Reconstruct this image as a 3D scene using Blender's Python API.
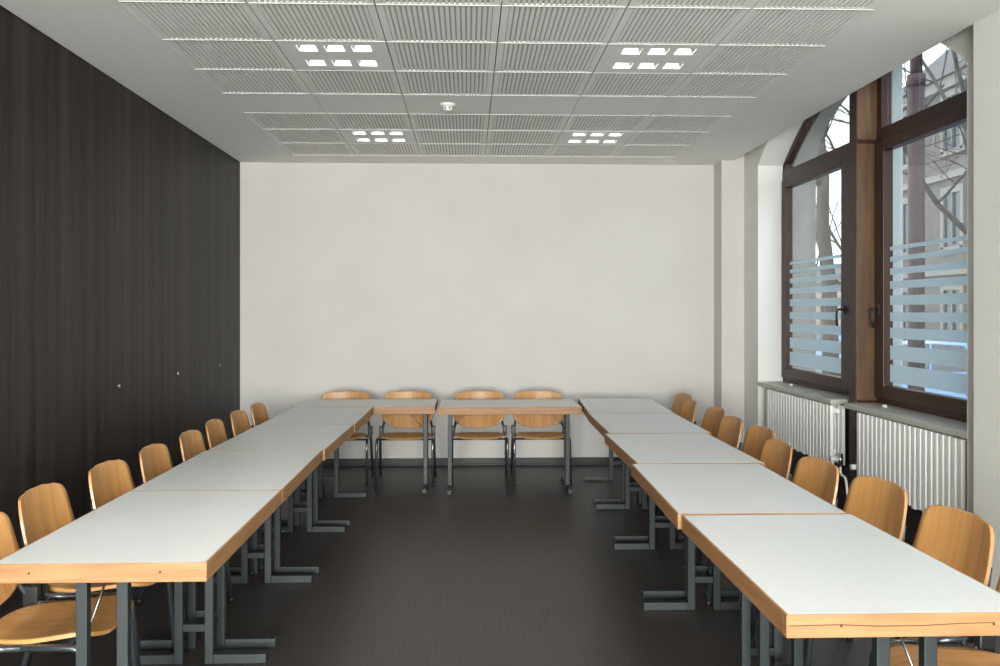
import bpy, bmesh, math, random
from mathutils import Vector, Matrix
random.seed(7)
for o in list(bpy.data.objects): bpy.data.objects.remove(o)
sc = bpy.context.scene
COL = sc.collection
PI = math.pi

# ------------------------------------------------------------------ camera, world, lights
cd = bpy.data.cameras.new('camera'); cam = bpy.data.objects.new('camera', cd); COL.objects.link(cam)
cam.location = (0, 0, 1.59); cam.rotation_euler = (PI/2, 0, -.0345)
cd.sensor_width = 36; cd.lens = 33.48; cd.shift_y = -.022; cd.clip_start = .05; cd.clip_end = 300
sc.camera = cam
sc.view_settings.view_transform = 'Standard'; sc.view_settings.look = 'None'
sc.view_settings.gamma = 1; sc.view_settings.use_curve_mapping = False
sc.view_settings.exposure = 0.64
try:
    sc.cycles.max_bounces = 10; sc.cycles.diffuse_bounces = 6; sc.cycles.transparent_max_bounces = 16
    sc.cycles.caustics_reflective = False; sc.cycles.caustics_refractive = False
    sc.cycles.sample_clamp_indirect = 6
except Exception: pass

w = bpy.data.worlds.new('overcast_sky'); sc.world = w; w.use_nodes = True
wn = w.node_tree.nodes; wl = w.node_tree.links
bg = wn['Background']; bg.inputs['Strength'].default_value = 2.1
tc = wn.new('ShaderNodeTexCoord'); nz = wn.new('ShaderNodeTexNoise'); nz.inputs['Scale'].default_value = 2.2
nz.inputs['Detail'].default_value = 5
rp = wn.new('ShaderNodeValToRGB'); rp.color_ramp.elements[0].position = .35; rp.color_ramp.elements[1].position = .65
rp.color_ramp.elements[0].color = (.66, .80, .95, 1); rp.color_ramp.elements[1].color = (.95, .97, 1, 1)
wl.new(tc.outputs['Generated'], nz.inputs['Vector']); wl.new(nz.outputs['Fac'], rp.inputs['Fac'])
wl.new(rp.outputs['Color'], bg.inputs['Color'])

def area(name, loc, rot, sx, sy, power, color=(1, 1, 1), portal=False):
    l = bpy.data.lights.new(name, 'AREA'); l.shape = 'RECTANGLE'; l.size = sx; l.size_y = sy
    l.energy = power; l.color = color
    if portal: l.cycles.is_portal = True
    o = bpy.data.objects.new(name, l); COL.objects.link(o); o.location = loc; o.rotation_euler = rot
    return o
# right-hand wall: portal at the first window, added fill lamps at two unseen ones
WIN_SHIFT = (0, -4.65, -9.3)
area('window_light_helper', (3.35, 6.98, 2.25), (0, PI/2, 0), 2.6, 3.7, 1, portal=True)
for s_ in WIN_SHIFT[1:]:
    area('window_light_helper', (3.5, 6.98+s_, 2.15), (0, PI/2, 0), 2.5, 3.5, 45 if s_ > -5 else 620, (1, .98, .965))
# added fill lamp at an unseen rear window put in for frontal light
area('rear_fill_light', (-.45, -4.84, 1.62), (PI/2, 0, 0), 3.4, 2.0, 1300, (1, .955, .93))
# ------------------------------------------------------------------ materials
def mat(name, color, rough=.5, metal=0, spec=.5, coat=0, emit=None, es=0):
    m = bpy.data.materials.new(name); m.use_nodes = True
    b = m.node_tree.nodes['Principled BSDF']
    b.inputs['Base Color'].default_value = (*color, 1); b.inputs['Roughness'].default_value = rough
    b.inputs['Metallic'].default_value = metal; b.inputs['Specular IOR Level'].default_value = spec
    b.inputs['Coat Weight'].default_value = coat
    if emit: b.inputs['Emission Color'].default_value = (*emit, 1); b.inputs['Emission Strength'].default_value = es
    return m
def noisy(name, c1, c2, scale=(1, 1, 1), nscale=5, rough=.5, detail=4, bump=0, lo=.3, hi=.7, spec=.5, coat=0, dist=0, coord='Object'):
    m = mat(name, c1, rough, spec=spec, coat=coat)
    n = m.node_tree.nodes; l = m.node_tree.links; b = n['Principled BSDF']
    t = n.new('ShaderNodeTexCoord'); mp = n.new('ShaderNodeMapping'); mp.inputs['Scale'].default_value = scale
    z = n.new('ShaderNodeTexNoise'); z.inputs['Scale'].default_value = nscale; z.inputs['Detail'].default_value = detail
    z.inputs['Distortion'].default_value = dist
    r = n.new('ShaderNodeValToRGB'); r.color_ramp.elements[0].position = lo; r.color_ramp.elements[1].position = hi
    r.color_ramp.elements[0].color = (*c1, 1); r.color_ramp.elements[1].color = (*c2, 1)
    l.new(t.outputs[coord], mp.inputs['Vector']); l.new(mp.outputs['Vector'], z.inputs['Vector'])
    l.new(z.outputs['Fac'], r.inputs['Fac']); l.new(r.outputs['Color'], b.inputs['Base Color'])
    if bump:
        bp = n.new('ShaderNodeBump'); bp.inputs['Strength'].default_value = bump; bp.inputs['Distance'].default_value = .01
        l.new(z.outputs['Fac'], bp.inputs['Height']); l.new(bp.outputs['Normal'], b.inputs['Normal'])
    return m
M = {}
M['wall'] = noisy('wall_paint', (.615, .59, .57), (.655, .63, .61), nscale=1.5, rough=.9, spec=.2)
M['wall2'] = noisy('window_wall_paint', (.74, .74, .70), (.77, .77, .73), nscale=2, rough=.9, spec=.2)
M['trimgrey'] = mat('corner_trim_paint', (.50, .485, .43), .9, spec=.2)
M['reveal'] = mat('reveal_white_paint', (.76, .75, .73), .8, spec=.3)
M['ceil'] = noisy('ceiling_paint', (.88, .87, .85), (.90, .89, .87), nscale=2, rough=.9, spec=.2)
M['tile'] = mat('ceiling_tile_paint', (.90, .89, .87), .7, spec=.3)
M['fleece'] = mat('ceiling_slot_fleece', (.47, .465, .455), .9, spec=.1)
M['bar'] = mat('ceiling_bar_paint', (.55, .545, .53), .5)
M['base'] = mat('baseboard_dark', (.018, .017, .017), .5)
M['laminate'] = noisy('table_laminate', (.615, .625, .615), (.645, .655, .64), nscale=60, rough=.38, detail=2)
M['edge'] = noisy('table_edge_wood', (.28, .13, .048), (.38, .20, .085), scale=(1.2, 1.2, 18), nscale=3, rough=.5, dist=.6)
M['crack'] = mat('dark_crack', (.06, .03, .015), .9)
M['steel'] = mat('grey_green_painted_steel', (.017, .0235, .0255), .48)
M['black'] = mat('black_plastic', (.012, .012, .012), .4)
M['tube'] = mat('dark_tube_lacquer', (.035, .04, .046), .25, spec=.8, coat=.8)
M['rod'] = mat('brace_rod_steel', (.25, .25, .25), .4, metal=1)
M['chrome'] = mat('chrome', (.6, .6, .6), .2, metal=1)
M['ply'] = noisy('beech_plywood', (.42, .20, .06), (.56, .30, .11), scale=(14, 3, 1.0), nscale=2.2, rough=.42, detail=5, dist=.8, coat=.15)
M['plyseat'] = noisy('beech_plywood_seat', (.42, .20, .06), (.56, .30, .11), scale=(14, 1, 3), nscale=2.2, rough=.42, detail=5, dist=.8, coat=.15)
M['frame'] = noisy('window_frame_brown', (.030, .0105, .0065), (.048, .018, .011), scale=(6, 6, 1), nscale=5, rough=.4, spec=.3)
M['oak'] = noisy('oak_post', (.070, .032, .012), (.135, .068, .026), scale=(9, 9, .8), nscale=3, rough=.45, dist=.8)
M['darkboard'] = mat('dark_brown_board', (.016, .008, .007), .6)
M['sill'] = noisy('stone_sill', (.44, .43, .40), (.54, .53, .49), nscale=40, rough=.45)
M['rad'] = mat('radiator_enamel', (.90, .90, .89), .35)
M['white'] = mat('white_plastic', (.82, .82, .80), .4)
M['panel'] = mat('fixture_panel_paint', (.86, .86, .84), .6)
M['reflector'] = mat('fixture_reflector_glow', (.80, .80, .79), .3, emit=(1, 1, .97), es=.35)  # weak emission stands in for lamp light on the cell walls
M['side_shade'] = mat('fixture_cell_side_shade', (.04, .04, .04), .4)  # near-black colour puts shade onto the side walls of the cells
M['lampglow'] = mat('fixture_lamp', (.9, .9, .9), .4, emit=(1, .98, .94), es=6.0)
M['lampfill'] = mat('fixture_lamp_fill', (.9, .9, .9), .4, emit=(1, .98, .94), es=150.0)  # fill glow for unseen fixtures, far stronger than the visible lamps
M['stone'] = noisy('outer_stone', (.26, .25, .235), (.31, .30, .285), nscale=8, rough=.9)
M['stonemullion'] = mat('outer_mullion_stone', (.50, .56, .60), .8)
M['facade'] = noisy('facade_plaster', (.13, .115, .10), (.19, .17, .15), nscale=1.5, rough=.9)
M['facade2'] = noisy('far_facade_plaster', (.42, .30, .22), (.5, .37, .28), nscale=1.5, rough=.9)
M['cornice'] = mat('facade_stone_trim', (.27, .25, .22), .8)
M['roof'] = mat('roof_slate', (.12, .11, .11), .8)
M['paneglass'] = mat('facade_pane', (.05, .06, .07), .1)
M['ground'] = noisy('street_ground', (.20, .20, .19), (.27, .26, .24), nscale=3, rough=.9)
M['bark'] = noisy('tree_bark', (.055, .045, .037), (.10, .085, .07), scale=(1, 1, .3), nscale=8, rough=.95)
M['pole'] = mat('reddish_pole_paint', (.045, .020, .024), .6)
M['carblue'] = mat('blue_car_paint', (.16, .34, .72), .25, coat=.6)
M['tyre'] = mat('tyre_rubber', (.02, .02, .02), .8)
M['cable'] = mat('white_pipe_paint', (.78, .78, .76), .4)

# vertical-grain dark laminate of the left wall, with panel joints
m = mat('dark_wood_laminate', (.05, .045, .042), .5, spec=.22); n = m.node_tree.nodes; l = m.node_tree.links; b = n['Principled BSDF']
t = n.new('ShaderNodeTexCoord')
def stripe(scl, ns, det):
    mp = n.new('ShaderNodeMapping'); mp.inputs['Scale'].default_value = scl
    z = n.new('ShaderNodeTexNoise'); z.inputs['Scale'].default_value = ns; z.inputs['Detail'].default_value = det
    l.new(t.outputs['Object'], mp.inputs['Vector']); l.new(mp.outputs['Vector'], z.inputs['Vector']); return z
z1 = stripe((1, 1, .012), 9, 6); z2 = stripe((1, 1, .05), 60, 3)
mx = n.new('ShaderNodeMath'); mx.operation = 'ADD'
m1 = n.new('ShaderNodeMath'); m1.operation = 'MULTIPLY'; m1.inputs[1].default_value = .65
m2 = n.new('ShaderNodeMath'); m2.operation = 'MULTIPLY'; m2.inputs[1].default_value = .35
l.new(z1.outputs['Fac'], m1.inputs[0]); l.new(z2.outputs['Fac'], m2.inputs[0])
l.new(m1.outputs[0], mx.inputs[0]); l.new(m2.outputs[0], mx.inputs[1])
r = n.new('ShaderNodeValToRGB'); r.color_ramp.elements[0].position = .41; r.color_ramp.elements[1].position = .62
r.color_ramp.elements[0].color = (.014, .0100, .0085, 1); r.color_ramp.elements[1].color = (.042, .0335, .029, 1)
l.new(mx.outputs[0], r.inputs['Fac']); l.new(r.outputs['Color'], b.inputs['Base Color']); M['darkwood'] = m

# dark floor: squares of short strips turned alternately
m = mat('dark_strip_floor', (.05, .045, .042), .42, spec=.45); n = m.node_tree.nodes; l = m.node_tree.links; b = n['Principled BSDF']
t = n.new('ShaderNodeTexCoord')
def fl(scl):
    mp = n.new('ShaderNodeMapping'); mp.inputs['Scale'].default_value = scl
    z = n.new('ShaderNodeTexNoise'); z.inputs['Scale'].default_value = 4; z.inputs['Detail'].default_value = 5
    l.new(t.outputs['Object'], mp.inputs['Vector']); l.new(mp.outputs['Vector'], z.inputs['Vector']); return z
a = fl((1.2, 16, 1)); c = fl((16, 1.2, 1))
ck = n.new('ShaderNodeTexChecker'); ck.inputs['Scale'].default_value = 2.0; l.new(t.outputs['Object'], ck.inputs['Vector'])
mi = n.new('ShaderNodeMix'); mi.data_type = 'FLOAT'
l.new(ck.outputs['Fac'], mi.inputs[0]); l.new(a.outputs['Fac'], mi.inputs[2]); l.new(c.outputs['Fac'], mi.inputs[3])
r = n.new('ShaderNodeValToRGB'); r.color_ramp.elements[0].position = .3; r.color_ramp.elements[1].position = .7
r.color_ramp.elements[0].color = (.024, .0205, .0175, 1); r.color_ramp.elements[1].color = (.050, .0435, .038, 1)
l.new(mi.outputs[0], r.inputs['Fac']); l.new(r.outputs['Color'], b.inputs['Base Color'])
M['floor'] = m

def glassmat(name, tint, refl):
    m = bpy.data.materials.new(name); m.use_nodes = True; n = m.node_tree.nodes; l = m.node_tree.links
    n.remove(n['Principled BSDF']); out = n['Material Output']
    tr = n.new('ShaderNodeBsdfTransparent'); tr.inputs['Color'].default_value = (*tint, 1)
    gl = n.new('ShaderNodeBsdfGlossy'); gl.inputs['Roughness'].default_value = .02
    lw = n.new('ShaderNodeLayerWeight'); lw.inputs['Blend'].default_value = .5
    pw = n.new('ShaderNodeMath'); pw.operation = 'POWER'; pw.inputs[1].default_value = 5; l.new(lw.outputs['Facing'], pw.inputs[0])
    fr = n.new('ShaderNodeMath'); fr.operation = 'MULTIPLY_ADD'; fr.inputs[1].default_value = .9; fr.inputs[2].default_value = refl; l.new(pw.outputs[0], fr.inputs[0])
    mi = n.new('ShaderNodeMixShader'); l.new(fr.outputs[0], mi.inputs[0]); l.new(tr.outputs[0], mi.inputs[1])
    l.new(gl.outputs[0], mi.inputs[2]); l.new(mi.outputs[0], out.inputs['Surface']); return m
M['glass'] = glassmat('window_glass', (.93, .96, .95), .05)
m = bpy.data.materials.new('frosted_film'); m.use_nodes = True; n = m.node_tree.nodes; l = m.node_tree.links
n.remove(n['Principled BSDF'])
tl = n.new('ShaderNodeBsdfTranslucent'); tl.inputs['Color'].default_value = (.66, .74, .77, 1)
df = n.new('ShaderNodeBsdfDiffuse'); df.inputs['Color'].default_value = (.74, .80, .82, 1)
tr = n.new('ShaderNodeBsdfTransparent'); tr.inputs['Color'].default_value = (.8, .9, 1, 1)
a_ = n.new('ShaderNodeMixShader'); a_.inputs[0].default_value = .45; l.new(tl.outputs[0], a_.inputs[1]); l.new(df.outputs[0], a_.inputs[2])
b_ = n.new('ShaderNodeMixShader'); b_.inputs[0].default_value = .15; l.new(a_.outputs[0], b_.inputs[1]); l.new(tr.outputs[0], b_.inputs[2])
l.new(b_.outputs[0], n['Material Output'].inputs['Surface']); M['frost'] = m

# ------------------------------------------------------------------ helpers
def box(bm, x0, x1, y0, y1, z0, z1):
    v = [bm.verts.new((x, y, z)) for x in (x0, x1) for y in (y0, y1) for z in (z0, z1)]
    for f in ((0, 1, 3, 2), (4, 6, 7, 5), (0, 4, 5, 1), (2, 3, 7, 6), (0, 2, 6, 4), (1, 5, 7, 3)):
        bm.faces.new([v[i] for i in f])
def prism(bm, pts, axis, a, b):
    """extrude a polygon (2D points in the two other axes) from a to b along axis"""
    def P(p, t):
        return (t, p[0], p[1]) if axis == 'x' else (p[0], t, p[1]) if axis == 'y' else (p[0], p[1], t)
    A = [bm.verts.new(P(p, a)) for p in pts]; B = [bm.verts.new(P(p, b)) for p in pts]
    bm.faces.new(A); bm.faces.new(B[::-1]); k = len(pts)
    for i in range(k): bm.faces.new((A[i], A[(i+1) % k], B[(i+1) % k], B[i]))
def fillet(pts, r, k=5):
    pts = [Vector(p) for p in pts]; out = [pts[0]]
    for i in range(1, len(pts)-1):
        p = pts[i]; a = pts[i-1]-p; c = pts[i+1]-p; rr = min(r, a.length*.45, c.length*.45)
        A = p+a.normalized()*rr; C = p+c.normalized()*rr
        for j in range(k+1):
            s = j/k; out.append(A*(1-s)**2+p*2*s*(1-s)+C*s*s)
    out.append(pts[-1]); return out
def tube(bm, pts, rad, seg=10, r_end=None):
    pts = [Vector(p) for p in pts]; rings = []
    t0 = (pts[1]-pts[0]).normalized(); up = Vector((0, 0, 1)) if abs(t0.z) < .9 else Vector((1, 0, 0))
    n_ = t0.cross(up).normalized()
    for i, p in enumerate(pts):
        t = ((pts[min(i+1, len(pts)-1)]-pts[max(i-1, 0)])).normalized()
        n_ = (n_-t*n_.dot(t)).normalized(); b_ = t.cross(n_)
        rr = rad if r_end is None else rad+(r_end-rad)*i/(len(pts)-1)
        rings.append([bm.verts.new(p+(n_*math.cos(2*PI*j/seg)+b_*math.sin(2*PI*j/seg))*rr) for j in range(seg)])
    for a, c in zip(rings, rings[1:]):
        for j in range(seg):
            f = bm.faces.new((a[j], a[(j+1) % seg], c[(j+1) % seg], c[j])); f.smooth = True
    bm.faces.new(rings[0][::-1]); bm.faces.new(rings[-1])
def lathe(bm, prof, cx, cy, seg=24):
    rings = [[bm.verts.new((cx+r*math.cos(2*PI*j/seg), cy+r*math.sin(2*PI*j/seg), z)) for j in range(seg)] for r, z in prof]
    for a, c in zip(rings, rings[1:]):
        for j in range(seg):
            f = bm.faces.new((a[j], a[(j+1) % seg], c[(j+1) % seg], c[j])); f.smooth = True
    bm.faces.new(rings[0]); bm.faces.new(rings[-1])
def NB(): return bmesh.new()
def obj(name, bm, m, parent=None, bevel=0, seg=2, mats=None):
    bmesh.ops.recalc_face_normals(bm, faces=bm.faces)
    me = bpy.data.meshes.new(name); bm.to_mesh(me); bm.free()
    for mm in (mats or [m]): me.materials.append(mm)
    o = bpy.data.objects.new(name, me); COL.objects.link(o)
    if parent: o.parent = parent
    if bevel:
        md = o.modifiers.new('bevel', 'BEVEL'); md.width = bevel; md.segments = seg; md.limit_method = 'ANGLE'; md.angle_limit = .6
    return o
def obox(name, m, parent, x0, x1, y0, y1, z0, z1, bevel=0):
    b = NB(); box(b, x0, x1, y0, y1, z0, z1); return obj(name, b, m, parent, bevel)
def struct(name, bm, m, **k):
    o = obj(name, bm, m, **k); o['kind'] = 'structure'; return o
def thing(name, label, cat, loc=(0, 0, 0), rz=0, group=None):
    o = bpy.data.objects.new(name, None); COL.objects.link(o); o.location = loc; o.rotation_euler = (0, 0, rz)
    o.empty_display_size = .1
    o['label'] = label; o['category'] = cat
    if group: o['group'] = group
    return o
def tag(o, label, cat, group=None):
    o['label'] = label; o['category'] = cat
    if group: o['group'] = group
    return o
def kids(o): return [c for c in bpy.data.objects if c.parent == o]
def dup(root, loc, rz, label, group=None):
    r = root.copy(); COL.objects.link(r); r.location = loc; r.rotation_euler = (0, 0, rz); r['label'] = label
    if group: r['group'] = group
    for ch in kids(root):
        c = ch.copy(); COL.objects.link(c); c.parent = r
        for g in kids(ch):
            d = g.copy(); COL.objects.link(d); d.parent = c
    return r

# ------------------------------------------------------------------ room shell
XL, XR, XN, XW, YB, YF, ZC = -2.33, 2.68, 2.79, 3.04, 9.60, -4.7, 3.11
b = NB(); box(b, XL-.2, 3.38, YF-.2, YB+.2, -.15, 0); struct('floor', b, M['floor'])
b = NB(); box(b, XL-.2, XL, YF-.2, YB+.2, 0, 4.0); struct('wall_left', b, M['darkwood'])
b = NB(); box(b, XL, 3.38, YB, YB+.2, 0, 4.0); struct('wall_back', b, M['wall'])
b = NB(); RX0, RX1, RZ0, RZ1 = -2.2, 1.3, .5, 2.75
box(b, XL, RX0, YF-.2, YF, 0, 4.0); box(b, RX1, 3.38, YF-.2, YF, 0, 4.0)
box(b, RX0, RX1, YF-.2, YF, 0, RZ0); box(b, RX0, RX1, YF-.2, YF, RZ1, 4.0); struct('wall_front', b, M['wall'])
b = NB()
for k in range(5):
    xx = RX0+(RX1-RX0)*k/4; box(b, xx-.035, xx+.035, YF-.12, YF-.05, RZ0, RZ1)
for zz in (RZ0+.03, 2.25, RZ1-.03): box(b, RX0, RX1, YF-.12, YF-.05, zz-.035, zz+.035)
rw = struct('window_4', b, M['frame'])  # unseen window, added so that light enters from behind the camera
b = NB(); box(b, RX0, RX1, YF-.09, YF-.085, RZ0, RZ1); obj('pane', b, M['glass'], rw)
b = NB(); box(b, 2.56, XN+.01, 9.31, YB+.02, 0, 3.9); struct('wall_right', b, M['wall'], bevel=.006)
b = NB(); box(b, XL, 2.56, YB-.016, YB, 0, .075); box(b, XL, 2.56, YB-.03, YB-.016, 0, .02); struct('baseboard_back', b, M['base'], bevel=.003)
b = NB(); box(b, XL, XL+.012, YF, YB-.03, 0, .075); struct('baseboard_left', b, M['base'])

ZT = 3.9
NI0, NI1 = 4.85, 8.92          # niche
OP0, OP1 = 5.10, 8.86          # inner opening
OX0, OX1 = 5.02, 8.93          # outer masonry opening
SPR, RISE = 2.99, .60
def seg_arch(y0, y1, spr, rise, n=24):
    h = (y1-y0)/2; R = (h*h+rise*rise)/(2*rise); c = (y0+y1)/2; out = []
    for i in range(n+1):
        y = y0+(y1-y0)*i/n; out.append((y, spr+math.sqrt(max(R*R-(y-c)**2, 0))-(R-rise)))
    return out
def ell_arch(y0, y1, spr, rise, n=32):
    h = (y1-y0)/2; c = (y0+y1)/2
    return [(c-h*math.cos(PI*i/n), spr+rise*math.sin(PI*i/n)) for i in range(n+1)]
def arch_fill(b, arc, x0, x1, ztop):
    for (ya, za), (yb, zb) in zip(arc, arc[1:]):
        prism(b, [(ya, za), (yb, zb), (yb, ztop), (ya, ztop)], 'x', x0, x1)
bA = NB(); bB = NB(); bR = NB(); bS = NB()
edges = [YF] + [v for s in sorted(WIN_SHIFT) for v in (NI0+s, NI1+s)] + [YB]
for i in range(0, len(edges)-2, 2): box(bA, XR, XN, edges[i], edges[i+1], 0, ZT)
for s in WIN_SHIFT:
    for o0, o1 in ((NI0-.29, OP0), (OP1, YB if s == 0 else NI1+.29)):
        box(bB, XN, XW, max(o0+s, YF), min(o1+s, YB), 0, ZT)
    arch_fill(bB, seg_arch(OP0+s, OP1+s, SPR, RISE), XN, XW, ZT)
    # white reveal lining of the opening
    box(bR, XN-.002, XW, OP1+s-.006, OP1+s, 0, SPR+.002); box(bR, XN-.002, XW, OP0+s, OP0+s+.006, 0, SPR+.002)
    arc = seg_arch(OP0+s, OP1+s, SPR, RISE)
    for (ya, za), (yb, zb) in zip(arc, arc[1:]):
        prism(bR, [(ya, za-.006), (yb, zb-.006), (yb, zb), (ya, za)], 'x', XN-.002, XW)
    for o0, o1 in ((NI0-.29, OX0), (OX1, YB+.2 if s == 0 else NI1+.29)):
        box(bS, XW, 3.38, max(o0+s, YF-.2), min(o1+s, YB+.2), 0, 4.2)
    arch_fill(bS, ell_arch(OX0+s, OX1+s, 2.98, .66), XW, 3.38, 4.2)
    box(bS, XW+.07, 3.38, OX0+s, OX1+s, 0, .90)
struct('wall_right', bA, M['wall2'], bevel=.008); struct('wall_right', bB, M['wall2'])
struct('trim_2', bR, M['reveal']); struct('wall_outer', bS, M['stone'])

# ceiling: plaster margins with a field of ribbed metal panels
GX0, PX, PY = -1.725, .631, .6435
GY0 = 4.64-PY*14; NR = 21; GX1 = GX0+6*PX; GY1 = GY0+NR*PY
b = NB()
box(b, XL, GX0, YF, YB, ZC, ZC+.14); box(b, GX1, XR, YF, YB, ZC, ZC+.14)
box(b, GX0, GX1, GY1, YB, ZC, ZC+.14); box(b, GX0, GX1, YF, GY0, ZC, ZC+.14)
bmesh.ops.remove_doubles(b, verts=b.verts, dist=1e-5)
struct('ceiling', b, M['ceil'], bevel=.012, seg=3)
b = NB(); box(b, XR-.08, XR+.02, YF, YB, ZC+.004, ZC+.2); box(b, XR-.03, XR+.02, YF, YB, ZC+.2, 3.99)
box(b, XL, 3.38, YF, YB, 3.9, 4.1); struct('ceiling', b, M['ceil'], bevel=.02, seg=4)
fixtures = [(1, 5.2835), (4, 5.2835), (1, 7.8575), (4, 7.8575)]
def cell_rc(j): return GY0+j*PY
FIX = [(i, j) for i in (1, 4) for j in (15, 19, 11, 7, 3)]
b = NB(); bb = NB(); bk = NB()
for j in range(NR):
    y0 = cell_rc(j); y1 = y0+PY
    for i in range(6):
        x0 = GX0+i*PX; x1 = x0+PX
        if (i, j) in FIX: continue
        ga = .003
        if j == 17: box(b, x0+ga, x1-ga, y0+ga, y1-ga, ZC+.0055, ZC+.03); continue
        mx0, my0 = .04, .018
        box(b, x0+ga, x0+mx0, y0+ga, y1-ga, ZC+.0055, ZC+.02); box(b, x1-mx0, x1-ga, y0+ga, y1-ga, ZC+.0055, ZC+.02)
        box(b, x0+mx0, x1-mx0, y0+ga, y0+my0, ZC+.0055, ZC+.02); box(b, x0+mx0, x1-mx0, y1-my0, y1-ga, ZC+.0055, ZC+.02)
        box(bk, x0+ga, x1-ga, y0+ga, y1-ga, ZC+.0105, ZC+.03)
        k = 20
        for q in range(k):
            cx = x0+mx0+(PX-2*mx0)*(q+.5)/k
            box(b, cx-.0088, cx+.0088, y0+my0, y1-my0, ZC+.0055, ZC+.02)
for j in range(NR+1):
    y0 = cell_rc(j)
    for i in range(6):
        x0 = GX0+i*PX
        if y0 < YF: continue
        box(bb, x0+.008, x0+PX-.008, y0-.004, y0+.001, ZC+.001, ZC+.02)
struct('ceiling', b, M['tile']); struct('ceiling', bk, M['fleece'])
struct('trim_3', bb, M['bar'])
b = NB(); box(b, GX0-.05, GX1+.05, YF, GY1+.05, ZC+.16, ZC+.18); struct('ceiling', b, M['base'])

# ------------------------------------------------------------------ ceiling light fixtures
def make_fixture(label):
    t = thing('ceiling_light', label, 'ceiling light', group='recessed ceiling lights')
    W, Hh = PX-.008, PY-.016
    cxs = [W*f-W/2 for f in (.255, .507, .76)]; cys = [-Hh/2+.135, -Hh/2+.455]; cw, ch = .11, .13
    b = NB()
    def slab(x0, x1, y0, y1): box(b, x0, x1, y0, y1, .004, .014)
    ys = [-Hh/2, cys[0]-ch/2, cys[0]+ch/2, cys[1]-ch/2, cys[1]+ch/2, Hh/2]
    for r_ in (0, 2, 4): slab(-W/2, W/2, ys[r_], ys[r_+1])
    for r_ in (1, 3):
        xs = [-W/2]+[v for c_ in cxs for v in (c_-cw/2, c_+cw/2)]+[W/2]
        for q in range(0, len(xs), 2): slab(xs[q], xs[q+1], ys[r_], ys[r_+1])
    obj('panel', b, M['panel'], t)
    for cy_ in cys:
        for cx_ in cxs:
            b = NB(); d = .055; iw, ih = cw*.36, ch*.36
            A = [(cx_-cw/2, cy_-ch/2, .01), (cx_+cw/2, cy_-ch/2, .01), (cx_+cw/2, cy_+ch/2, .01), (cx_-cw/2, cy_+ch/2, .01)]
            B = [(cx_-iw, cy_-ih, d), (cx_+iw, cy_-ih, d), (cx_+iw, cy_+ih, d), (cx_-iw, cy_+ih, d)]
            va = [b.verts.new(p) for p in A]; vb = [b.verts.new(p) for p in B]
            for q in range(4):
                f = b.faces.new((va[q], va[(q+1) % 4], vb[(q+1) % 4], vb[q])); f.material_index = 0 if q in (0, 2) else 1
            o = obj('reflector_cell', b, None, t, mats=[M['reflector'], M['side_shade']])
            b = NB(); box(b, cx_-iw, cx_+iw, cy_-ih, cy_+ih, d, d+.004); obj('lamp', b, M['lampglow'], o)
    return t
names = {(1, 15): 'six-cell recessed ceiling light, nearer one on the left side', (4, 15): 'six-cell recessed ceiling light, nearer one on the right side',
         (1, 19): 'six-cell recessed ceiling light close to the back wall, left side', (4, 19): 'six-cell recessed ceiling light close to the back wall, right side'}
fx = None
for (i, j) in FIX:
    if (i, j) not in names: 
        lab = 'recessed ceiling light overhead outside the photo, %s side, %s row' % ('left' if i == 1 else 'right', {11: 'first', 7: 'second', 3: 'third'}[j])
        if j < 3: continue
    else: lab = names[(i, j)]
    loc = (GX0+(i+.5)*PX, cell_rc(j)+PY/2, ZC)
    if fx is None: fx = make_fixture(lab); fx.location = loc
    else:
        r_ = dup(fx, loc, 0, lab)
        if j < (15 if i == 1 else 11):      # these unseen fixtures glow far stronger, as added fill for the room
            for c_ in kids(r_):
                for g_ in kids(c_):
                    g_.material_slots[0].link = 'OBJECT'; g_.material_slots[0].material = M['lampfill']

t = thing('smoke_detector', 'round white smoke detector on the plain ceiling panel row', 'smoke detector', (-.15, 6.87, ZC+.012))
b = NB(); lathe(b, [(.058, 0), (.058, -.012), (.052, -.022), (.03, -.026)], 0, 0); obj('base', b, M['white'], t)
b = NB(); lathe(b, [(.034, -.024), (.036, -.046), (.028, -.054), (.008, -.057)], 0, 0); obj('sensor_head', b, M['white'], t)
for sx in (-.016, .016):
    obox('vent_slot', M['black'], t, sx-.007, sx+.007, -.037, -.032, -.045, -.034)

# ------------------------------------------------------------------ windows
FI = .0
def arch_z(y, off=0):
    arc_c = (OP0+OP1)/2; h = (OP1-OP0)/2; R = (h*h+RISE*RISE)/(2*RISE)
    return SPR+math.sqrt(max((R-off)**2-(y-arc_c)**2, 0))-(R-RISE)
def strip_under_arch(b, y0, y1, zbot, off0, off1, x0, x1, n=14):
    """band between arch offset off0 and off1, (zbot None) or down to zbot"""
    for i in range(n):
        a = y0+(y1-y0)*i/n; c = y0+(y1-y0)*(i+1)/n
        if zbot is None: pts = [(a, arch_z(a, off1)), (c, arch_z(c, off1)), (c, arch_z(c, off0)), (a, arch_z(a, off0))]
        else: pts = [(a, zbot), (c, zbot), (c, arch_z(c, off0)), (a, arch_z(a, off0))]
        prism(b, pts, 'x', x0, x1)
ZS = .913
STRIPES = [(2.025, 2.052), (1.945, 1.979), (1.85, 1.896), (1.749, 1.804), (1.633, 1.70), (1.517, 1.58), (1.394, 1.47), (1.241, 1.342), (1.08, 1.205)]
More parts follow.
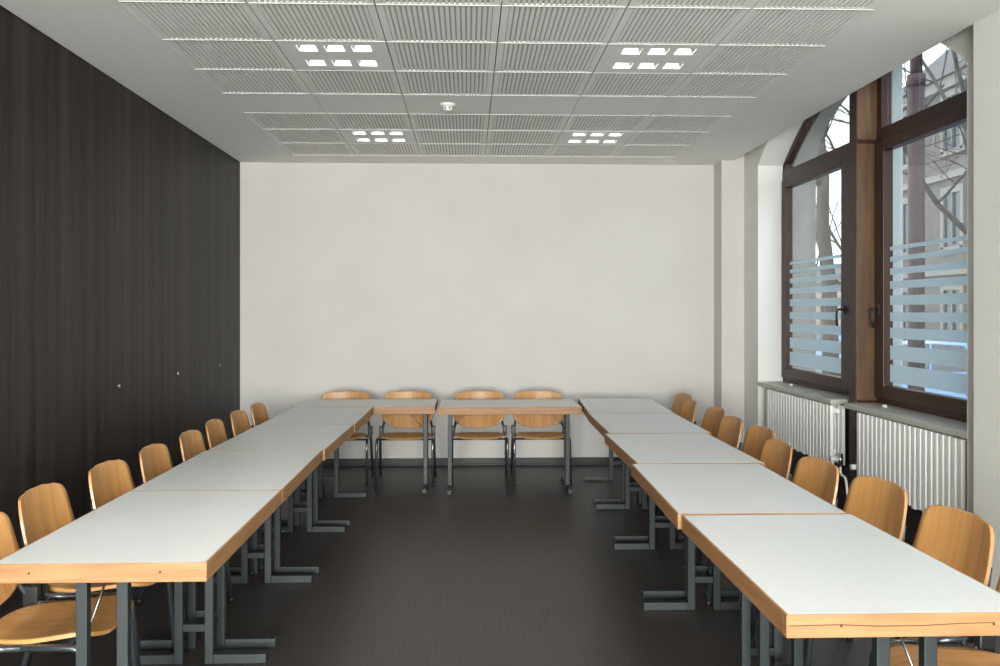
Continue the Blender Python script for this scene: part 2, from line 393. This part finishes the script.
def make_window(idx, s):
    root = thing('window_%d' % idx, '', '', (0, s, 0)); del root['label']; del root['category']; root['kind'] = 'structure'
    x0, x1 = XW-.01, XW+.065
    # fixed frame
    b = NB()
    box(b, x0, x1, OP1-.045, OP1+.03, ZS, SPR-.02); box(b, x0, x1, OP0-.03, OP0+.045, ZS, SPR-.02)
    box(b, x0, x1, OP0, OP1, ZS, ZS+.05)
    box(b, x0-.005, x1, OP0, OP1, 2.83, 2.93)
    strip_under_arch(b, OP0-.02, OP1+.02, None, -.03, .06, x0, x1, 26)
    obj('window_frame', b, M['frame'], root, bevel=.004)
    # central post
    b = NB(); box(b, 2.875, x1+.02, 6.80, 6.925, 0, 3.75); p = obj('centre_post', b, M['frame'], root, bevel=.004)
    b = NB(); box(b, 2.883, XW+.005, 6.794, 6.80, .93, 2.83); box(b, 2.883, XW+.005, 6.794, 6.80, 2.86, 3.6)
    obj('oak_panel', b, M['oak'], p, bevel=.002)
    # casements
    for (a, c, hy, sgn) in ((7.0, OP1-.04, 7.33, 1), (OP0+.04, 6.80, 6.70, -1)):
        b = NB(); st = .135; xx0, xx1 = XW-.035, XW+.04
        g0, g1 = (a+.40, c-.10) if sgn > 0 else (a+.10, c-.165)
        box(b, xx0, xx1, a+(.18 if sgn > 0 else .02), g0, ZS+.04, 2.84); box(b, xx0, xx1, g1, c-(.0 if sgn > 0 else .02), ZS+.04, 2.84)
        box(b, xx0, xx1, g0, g1, ZS+.04, 1.05); box(b, xx0, xx1, g0, g1, 2.755, 2.84)
        if sgn > 0: box(b, x0, x1, a-.08, a+.18, ZS+.04, 2.84)
        cs = obj('casement', b, M['frame'], root, bevel=.006)
        b = NB(); box(b, XW, XW+.006, g0-.01, g1+.01, 1.04, 2.765); obj('pane', b, M['glass'], cs)
        b = NB()
        for z0, z1 in STRIPES: box(b, XW-.0025, XW-.0015, g0+.03, g1-.04, z0, z1)
        obj('frosted_stripes', b, M['frost'], cs)
        b = NB(); box(b, xx0-.012, xx0, hy-.014, hy+.014, 1.565, 1.635)
        tube(b, fillet([(xx0-.01, hy, 1.60), (xx0-.055, hy, 1.605), (xx0-.060, hy+sgn*.012, 1.56), (xx0-.052, hy+sgn*.012, 1.47)], .02), .009, 8)
        obj('handle', b, M['black'], cs)
        # upper light
        b = NB(); u0, u1 = (a+.02, c) if sgn > 0 else (a, c-.02)
        box(b, x0, x1, u0-.02, u0+.06 if sgn < 0 else u0+.22, 2.93, 3.05 if sgn < 0 else 3.6)
        box(b, x0, x1, u1-.06, u1+.02, 2.93, 3.6 if sgn < 0 else 3.05)
        obj('upper_light_frame', b, M['frame'], root)
        b = NB(); strip_under_arch(b, a, c, 2.9, 0, 0, XW+.02, XW+.026); obj('pane', b, M['glass'], root)
    b = NB(); box(b, 3.16, 3.25, 6.84, 6.96, .9, 3.66); obj('stone_mullion', b, M['stonemullion'], root, bevel=.01)
    return root
make_window(1, 0)
for k, s in ((2, WIN_SHIFT[1]), (3, WIN_SHIFT[2])):
    src = bpy.data.objects['window_1']
    r_ = dup(src, (0, s, 0), 0, ''); r_.name = 'window_%d' % k; del r_['label']

def make_sill(y0, y1, s, far):
    b = NB(); box(b, XN-.01, XW+.05, y0, y1, ZS-.04, ZS)
    o = obj('window_sill', b, M['sill'], None, bevel=.006, seg=2); o.location.y = s; return o
tag(make_sill(7.04, OP1-.006, 0, 1), 'grey stone window sill above the farther radiator, under the far casement', 'window sill', 'stone window sills')
tag(make_sill(OP0+.006, 6.785, 0, 0), 'grey stone window sill above the nearer radiator, under the near casement', 'window sill', 'stone window sills')
b = NB(); box(b, 2.93, XW+.065, 6.62, 7.16, 0, ZS-.045); o = struct('trim_4', b, M['darkboard'])
b = NB(); box(b, 3.00, XW+.068, OP0, 6.62, 0, ZS-.045); box(b, 3.00, XW+.068, 7.16, OP1, 0, ZS-.045); o = struct('trim_5', b, M['darkboard'])

def make_radiator(y0, y1, label, side):
    L = y1-y0; t = thing('radiator', label, 'radiator', (2.86, (y0+y1)/2, 0), 0, 'radiators under the window')
    b = NB(); n_ = int(round(L/.070)); p = L/n_
    for i in range(n_):
        c_ = -L/2+(i+.5)*p
        for xx in (-.055, .035):
            prism(b, [(xx-.014, c_-p*.30), (xx-.006, c_-p*.38), (xx+.006, c_-p*.38), (xx+.012, c_-p*.30), (xx+.012, c_+p*.30), (xx+.006, c_+p*.38), (xx-.006, c_+p*.38), (xx-.014, c_+p*.30)], 'z', (.40 if side < 0 else .35)+.010*(i % 2), .862)
    obj('fins', b, M['rad'], t)
    b = NB()
    for z in (.45, .82): tube(b, [(-.012, -L/2+.01, z), (-.012, L/2-.01, z)], .018, 10)
    obj('header_pipe', b, M['rad'], t)
    for yy in (-L/2+.15, L/2-.15):
        b = NB(); box(b, -.012, .14, yy-.012, yy+.012, .46, .50); obj('bracket', b, M['rad'], t)
        b = NB(); box(b, -.02, .01, yy-.012, yy+.012, 0, .42); obj('foot', b, M['rad'], t)
    e = -L/2 if side < 0 else L/2; g = side
    b = NB(); tube(b, [(-.012, e-.01*g, .45), (-.012, e+.05*g, .45)], .014, 10); tube(b, [(-.012, e+.04*g, .40), (-.012, e+.04*g, .50)], .018, 12)
    obj('valve', b, M['chrome'], t)
    b = NB(); tube(b, [(-.03, e+.04*g, .46), (-.09, e+.04*g, .46)], .020, 14); obj('valve_knob', b, M['white'], t)
    b = NB(); tube(b, fillet([(-.012, e+.04*g, .43), (-.012, e+.04*g, .34), (-.02, e+.16*g, .34), (-.02, e+.20*g, .2), (-.02, e+.20*g, 0)], .05), .010, 8); obj('supply_pipe', b, M['rad'], t)
    return t
make_radiator(7.06, 8.62, 'white ribbed radiator, the farther one, under the far half of the window', -1)
make_radiator(5.16, 6.60, 'white ribbed radiator, the nearer one, below the near half of the window', 1)
# bits on the sills
for (y, lab) in ((8.35, 'small pale wedge lying on the far window sill'), (6.45, 'small pale wedge lying on the near window sill')):
    b = NB(); prism(b, [(-.022, 0), (.022, 0), (.013, .012), (-.006, .018), (-.022, .008)], 'x', -.014, .014)
    o = obj('window_wedge', b, M['white'], None, bevel=.004); o.location = (2.93, y, ZS); tag(o, lab, 'wedge', 'wedges on the sills')

# ------------------------------------------------------------------ left wall pins
for y, z, lab in ((6.263, 1.092, 'small metal stud in the dark wall, the nearest of three'), (7.513, 1.091, 'small metal stud in the dark wall, the middle of three'), (8.762, 1.086, 'small metal stud in the dark wall, closest to the back wall')):
    b = NB(); tube(b, [(0, 0, 0), (.012, 0, 0)], .006, 10); tube(b, [(.012, 0, 0), (.018, 0, 0)], .012, 14)
    o = obj('wall_stud', b, M['chrome']); o.location = (XL, y, z); tag(o, lab, 'wall stud', 'studs in the dark wall')

# ------------------------------------------------------------------ tables
TL, TW, TH, TB = 1.24, .70, .76, .064
def make_table(label):
    t = thing('conference_table', label, 'table')
    b = NB(); box(b, -TW/2+.007, TW/2-.007, -TL/2+.006, TL/2-.006, TH-.03, TH+.0004); obj('tabletop', b, M['laminate'], t)
    b = NB(); e = .022
    box(b, -TW/2, TW/2, -TL/2, -TL/2+e, TH-TB, TH); box(b, -TW/2, TW/2, TL/2-e, TL/2, TH-TB, TH)
    box(b, -TW/2, -TW/2+e, -TL/2+e, TL/2-e, TH-TB, TH); box(b, TW/2-e, TW/2, -TL/2+e, TL/2-e, TH-TB, TH)
    obj('wooden_edging', b, M['edge'], t, bevel=.002)
    b = NB(); box(b, -TW/2+e, TW/2-e, -TL/2+e, TL/2-e, TH-.032, TH-.03); obj('underside', b, M['edge'], t)
    for s in (-1, 1):
        for x in (-.227, .198):
            b = NB(); tube(b, [(x, s*(TL/2+.0006), TH-.031), (x, s*(TL/2-.01), TH-.031)], .004, 10); obj('screw', b, M['crack'], t)
        y = s*(TL/2-.095); h = .019; ox = -.022
        for g in (-1, 1):
            b = NB(); box(b, ox+g*.068-h, ox+g*.068+h, y-h, y+h, 0, TH-.034)
            x0, x1 = sorted((ox+g*.068+g*h, g*.315+ox*.6)); box(b, x0, x1, y-h, y+h, 0, .042)
            obj('leg', b, M['steel'], t, bevel=.003)
        b = NB(); box(b, ox-.049, ox+.049, y-.015, y+.015, .145, .178); obj('crossbar', b, M['steel'], t, bevel=.002)
        b = NB(); box(b, -.28, .28, y-.02, y+.02, TH-.072, TH-.034); obj('top_rail', b, M['steel'], t, bevel=.002)
        b = NB(); tube(b, [(ox-.048, y-s*.015, .53), (ox-.03, y-s*.19, TH-.04)], .004, 8); obj('brace_rod', b, M['rod'], t)
    return t
tabs = [(-1.212, 3.722, 0, 'grey-topped table with wood edging, front one of the left row'),
 (-1.213, 4.967, .2, 'grey-topped table, second from the front in the left row'),
 (-1.193, 6.212, -1.0, 'grey-topped table, third from the front in the left row'),
 (-1.170, 7.457, -.4, 'grey-topped table, last of the left row, touching the back row'),
 (1.219, 3.130, 0, 'grey-topped table, front of the right row, long crack in its end edging'),
 (1.222, 4.392, -1.3, 'grey-topped table, second from the front in the right row'),
 (1.272, 5.648, -.2, 'grey-topped table, middle one of the five in the right row'),
 (1.317, 6.905, -0.9, 'grey-topped table, fourth from the front in the right row'),
 (1.364, 8.165, -2.8, 'grey-topped table, farthest of the right row, nearest the back wall'),
 (-.905, 8.438, 90, 'grey-topped crosswise back table, the left one beyond the left row'),
 (.365, 8.375, 90, 'grey-topped crosswise back table, the right one with two chairs behind')]
t0 = None; tobj = []
for x, y, a, lab in tabs:
    if t0 is None: t0 = make_table(lab); t0.location = (x, y, 0); t0['group'] = 'tables of the U-shaped arrangement'; tobj.append(t0)
    else: tobj.append(dup(t0, (x, y, 0), math.radians(a+(180 if 1 < x else 0)), lab))
b = NB(); pts = [(-.345, -.030), (-.20, -.028), (-.10, -.033), (.02, -.033), (.14, -.028), (.23, -.027)]
for (xa, za), (xb, zb) in zip(pts, pts[1:]):
    prism(b, [(-xa, TH+za-.0012), (-xb, TH+zb-.0012), (-xb, TH+zb+.0012), (-xa, TH+za+.0012)], 'y', TL/2-.002, TL/2+.0006)
obj('crack', b, M['crack'], tobj[4])

# ------------------------------------------------------------------ chairs (front is -Y)
def sheet(name, fn, nu, nv, th, m, parent):
    b = NB(); F, B = [], []
    P = [[Vector(fn(-1+2*i/nu, -1+2*j/nv)) for i in range(nu+1)] for j in range(nv+1)]
    for j in range(nv+1):
        rf, rb = [], []
        for i in range(nu+1):
            du = P[j][min(i+1, nu)]-P[j][max(i-1, 0)]; dv = P[min(j+1, nv)][i]-P[max(j-1, 0)][i]
            nn = du.cross(dv); nn = nn.normalized() if nn.length > 1e-9 else Vector((0, 0, 1))
            rf.append(b.verts.new(P[j][i]+nn*th/2)); rb.append(b.verts.new(P[j][i]-nn*th/2))
        F.append(rf); B.append(rb)
    for j in range(nv):
        for i in range(nu):
            f = b.faces.new((F[j][i], F[j][i+1], F[j+1][i+1], F[j+1][i])); f.smooth = True
            f = b.faces.new((B[j][i], B[j+1][i], B[j+1][i+1], B[j][i+1])); f.smooth = True
    for i in range(nu):
        b.faces.new((F[0][i], B[0][i], B[0][i+1], F[0][i+1])); b.faces.new((F[nv][i], F[nv][i+1], B[nv][i+1], B[nv][i]))
    for j in range(nv):
        b.faces.new((F[j][0], F[j+1][0], B[j+1][0], B[j][0])); b.faces.new((F[j][nu], B[j][nu], B[j+1][nu], F[j+1][nu]))
    return obj(name, b, m, parent)
def back_y(z): return .215+(z-.47)*.235
def backrest(u, v):
    # v: bottom -1 .. top +1 with rounded corners; more rounded below
    n_ = 6.5 if v > 0 else 2.6
    av = min(abs(v), .9985); vv = math.copysign(1-(1-av)**1.35, v) if True else v
    wd = (1-abs(vv)**n_)**(1/n_)
    W = .250-.018*max(vv, 0)
    x = u*wd*W
    zc = .640; hz = .170
    z = zc+vv*hz
    z += .006*(1-(x/.25)**2)*(1 if v > 0 else 0)*max(v, 0)
    y = back_y(z)-.80*x*x+.012*math.sin((z-.47)*9)
    return (x, y, z)
def seat(u, v):
    n_ = 4.0 if v < 0 else 3.0
    av = min(abs(v), .9985); vv = math.copysign(1-(1-av)**1.35, v)
    wd = (1-abs(vv)**n_)**(1/n_)
    x = u*wd*(.236 if v < 0 else .236-.012*v); y = -.035+vv*.234
    z = .437+.20*x*x*(.6)+(-.030*max(-vv-.55, 0)**1.5*3)+.012*max(vv-.4, 0)**1.6-.018*vv-.008*math.exp(-((vv-.1)/.5)**2)
    return (x, y, z)
def make_chair(label):
    t = thing('stacking_chair', label, 'chair')
    sheet('seat', seat, 18, 26, .013, M['plyseat'], t)
    bk = sheet('backrest', backrest, 20, 26, .011, M['ply'], t)
    R = .0125
    for g in (-1, 1):
        b = NB(); tube(b, fillet([(g*.258, -.245, .01), (g*.254, -.205, .415), (g*.250, .0, .418)], .05), R, 10); fr = obj('leg', b, M['tube'], t)
        b = NB(); tube(b, [(g*.258, -.246, 0), (g*.258, -.243, .025)], .015, 12); obj('foot_cap', b, M['black'], fr)
        b = NB(); tube(b, fillet([(g*.262, .25, .01), (g*.254, .13, .40), (g*.250, .12, .418)], .02), R, 10); rr = obj('leg', b, M['tube'], t)
        b = NB(); tube(b, [(g*.262, .251, 0), (g*.2615, .245, .025)], .015, 12); obj('foot_cap', b, M['black'], rr)
        b = NB(); tube(b, fillet([(g*.250, .0, .418), (g*.250, .155, .418), (g*.225, .216, .52), (g*.195, back_y(.66)-.004, .66)], .045), R, 10)
        obj('back_support', b, M['tube'], t)
        b = NB(); box(b, g*.246-.02, g*.246+.02, .135, .195, .410, .495); obj('connector', b, M['black'], t, bevel=.006)
    b = NB()
    for y in (-.14, .10): tube(b, [(-.250, y, .410), (.250, y, .410)], .009, 8)
    obj('crossbar', b, M['tube'], t)
    return t
chairs = []
LA = (93, 92, 88.6, 90.7, 91, 92, 90.5, 90)
RA = (-86, -87.4, -84.5, -86, -89, -86.5, -88, -87.5, -89.5, -86)
for q, (x, y, lab) in enumerate([
    (-1.83, 3.60, 'nearest the viewer, cut by the left photo edge'), (-1.872, 4.20, 'second from the viewer'),
    (-1.836, 4.84, 'third from the viewer'), (-1.81, 5.45, 'fourth from the viewer'),
    (-1.785, 6.08, 'fifth from the viewer'), (-1.80, 6.70, 'sixth from the viewer'),
    (-1.78, 7.30, 'seventh from the viewer'), (-1.76, 7.87, 'eighth and farthest from the viewer')]):
    chairs.append((x+.268, y-.065, LA[q], 'beech chair on the dark wall side, '+lab, 'chairs along the left row'))
for q, (x, y, lab) in enumerate([
    (1.90, 2.97, 'only its seat showing below the front table'), (1.890, 3.57, 'second nearest the viewer, largest back'),
    (1.881, 4.22, 'third nearest the viewer, by the near radiator'), (1.822, 4.81, 'below the dark gap between the radiators'),
    (1.838, 5.50, 'nearer of two by the far radiator'), (1.948, 6.15, 'farther of two by the far radiator'),
    (1.924, 6.76, 'nearer of the pair beside the wall recess'), (1.988, 7.43, 'farther of the pair beside the wall recess'),
    (1.923, 8.05, 'nearer of the last pair before the back wall'), (2.02, 8.67, 'farthest one, next to the back wall')]):
    chairs.append((x-.262, y-.07, RA[q], 'beech chair on the window side, '+lab, 'chairs along the right row'))
for x, lab in ((-1.173, 'leftmost, only its back showing above the tables'), (-.576, 'second from the left'), (.107, 'third from the left, behind the right back table'), (.680, 'rightmost of the four')):
    chairs.append((x, 8.715, 0, 'beech chair along the back wall, '+lab, 'chairs behind the back row'))
c0 = None; jit_ = [1.5, -2, 1, 2.5, -1, 0, 2, -1.5]
for k, (x, y, a, lab, grp) in enumerate(chairs):
    rz = math.radians(a)
    if c0 is None: c0 = make_chair(lab); c0.location = (x, y, 0); c0.rotation_euler.z = rz; c0['group'] = grp
    else: dup(c0, (x, y, 0), rz, lab, grp)

# ------------------------------------------------------------------ outside
GZ = -.30
b = NB(); box(b, 3.38, 90, -40, 120, GZ-.2, GZ); struct('ground', b, M['ground'])
def building(name, label, x, y0, y1, h, m, floors, nwin, roofh):
    t = thing(name, label, 'building', (x, (y0+y1)/2, GZ)); L = y1-y0
    b = NB(); box(b, 0, 9, -L/2, L/2, 0, h); obj('wall', b, m, t)
    b = NB(); prism(b, [(-.4, h), (9.4, h), (7, h+roofh), (2.2, h+roofh)], 'y', -L/2-.3, L/2+.3); obj('roof', b, M['roof'], t)
    b = NB(); box(b, -.25, 0, -L/2, L/2, h-.35, h); 
    for f in range(1, floors): box(b, -.12, 0, -L/2, L/2, h*f/floors-.12, h*f/floors+.1)
    obj('cornice', b, M['cornice'], t)
    for f in range(floors):
        for k in range(nwin):
            yc = -L/2+L*(k+.5)/nwin; zb = h*f/floors+.9
            b = NB()
            for (a0, a1, c0_, c1) in ((yc-.72, yc-.52, zb-.15, zb+1.9), (yc+.52, yc+.72, zb-.15, zb+1.9), (yc-.52, yc+.52, zb+1.68, zb+1.9), (yc-.8, yc+.8, zb-.25, zb-.08), (yc-.03, yc+.03, zb, zb+1.7)):
                box(b, -.10, .0, a0, a1, c0_, c1)
            fo = obj('window', b, M['cornice'], t)
            b = NB(); box(b, -.03, .02, yc-.52, yc+.52, zb-.08, zb+1.68); obj('pane', b, M['paneglass'], fo)
    return t
building('apartment_building', 'grey-brown building with pale window surrounds seen through the near window half', 16, 8, 34.5, 9.6, M['facade'], 3, 9, 2.2)
building('low_house', 'low orange-brown house far behind the tree through the far casement', 30, 62, 84, 4.2, M['facade2'], 1, 5, 1.8)

def make_tree(name, label, x, y, h, r0, seed, lean=(0, 0), levels=4, first=.35):
    rnd = random.Random(seed); t = thing(name, label, 'tree', (x, y, GZ)); bt = NB(); bb = NB()
    def grow(b, p, d, L, r, lv):
        n_ = 5; pts = [p]; q = p.copy(); dd = d.copy()
        for i in range(n_):
            dd = (dd+Vector((rnd.uniform(-.14, .14), rnd.uniform(-.14, .14), rnd.uniform(-.04, .10)))).normalized()
            q = q+dd*L/n_; pts.append(q.copy())
        tube(b, pts, r, 7 if lv > 2 else 4, r*.55)
        if lv == 0: return
        for k in range(rnd.choice((3, 4, 4)) + (1 if lv < 3 else 0)):
            s = rnd.uniform(first if lv == levels else .25, 1); i = min(int(s*n_), n_-1); bp = pts[i].lerp(pts[i+1], s*n_-i)
            ang = rnd.uniform(.45, 1.0); ax = rnd.uniform(0, 2*PI)
            perp = dd.orthogonal().normalized(); perp.rotate(Matrix.Rotation(ax, 3, dd))
            nd = (dd*math.cos(ang)+perp*math.sin(ang)).normalized()
            grow(bb, bp, nd, L*rnd.uniform(.5, .68), r*rnd.uniform(.36, .5), lv-1)
    grow(bt, Vector((0, 0, 0)), Vector((lean[0], lean[1], 1)).normalized(), h, r0, levels)
    obj('trunk', bt, M['bark'], t); obj('branches', bb, M['bark'], t)
make_tree('bare_tree', 'large bare tree with a thick forked trunk outside the far casement', 8.50, 21.5, 6.5, .21, 11, levels=5)
make_tree('bare_tree', 'bare twiggy tree outside the near half of the window', 9.6, 17.0, 6.0, .13, 5, levels=5)
make_tree('bare_tree', 'slender bare tree standing farther along the street', 11.0, 25.5, 6.0, .14, 23, levels=5)

t = thing('street_lamp', 'dark reddish lamp pole right outside the near half of the window', 'street lamp', (5.9, 12.05, GZ))
b = NB(); tube(b, [(0, 0, 0), (0, 0, 4.95)], .105, 16); tube(b, [(0, 0, 4.9), (0, 0, 7.2)], .078, 16); tube(b, [(0, 0, 4.85), (0, 0, 5.0)], .115, 16); obj('pole', b, M['pole'], t)
b = NB(); tube(b, [(0, 0, 7.2), (-.1, 0, 7.5), (-.7, 0, 7.65)], .04, 10); obj('arm', b, M['pole'], t)
b = NB(); box(b, -1.2, -.6, -.12, .12, 7.58, 7.70); obj('lamp_head', b, M['pole'], t, bevel=.03)

def make_car(label, x, y, rz):
    t = thing('parked_car', label, 'car', (x, y, GZ), rz)
    b = NB(); prism(b, [(-2.1, .30), (2.05, .30), (2.12, .55), (2.0, .80), (1.15, .92), (.55, 1.40), (-1.15, 1.45), (-1.85, 1.02), (-2.12, .92)], 'x', -.84, .84)
    body = obj('body', b, M['carblue'], t, bevel=.06, seg=3)
    b = NB(); prism(b, [(.98, .95), (.50, 1.34), (-.25, 1.38), (-.25, .95)], 'x', -.848, .848); prism(b, [(-.32, .95), (-.32, 1.38), (-1.1, 1.38), (-1.6, 1.02)], 'x', -.848, .848)
    obj('side_window', b, M['paneglass'], t)
    for sx in (-1, 1):
        for yy in (-1.3, 1.3):
            b = NB(); tube(b, [(sx*.66, yy, .31), (sx*.86, yy, .31)], .31, 20); wo = obj('wheel', b, M['tyre'], t)
            b = NB(); tube(b, [(sx*.85, yy, .31), (sx*.868, yy, .31)], .19, 14); obj('hubcap', b, M['chrome'], wo)
    return t
cr = make_car('light blue car parked outside the near half of the window', 8.0, 14.6, .1)
dup(cr, (10.6, 26.0, GZ), .05, 'light blue car parked farther off, seen through the far casement')
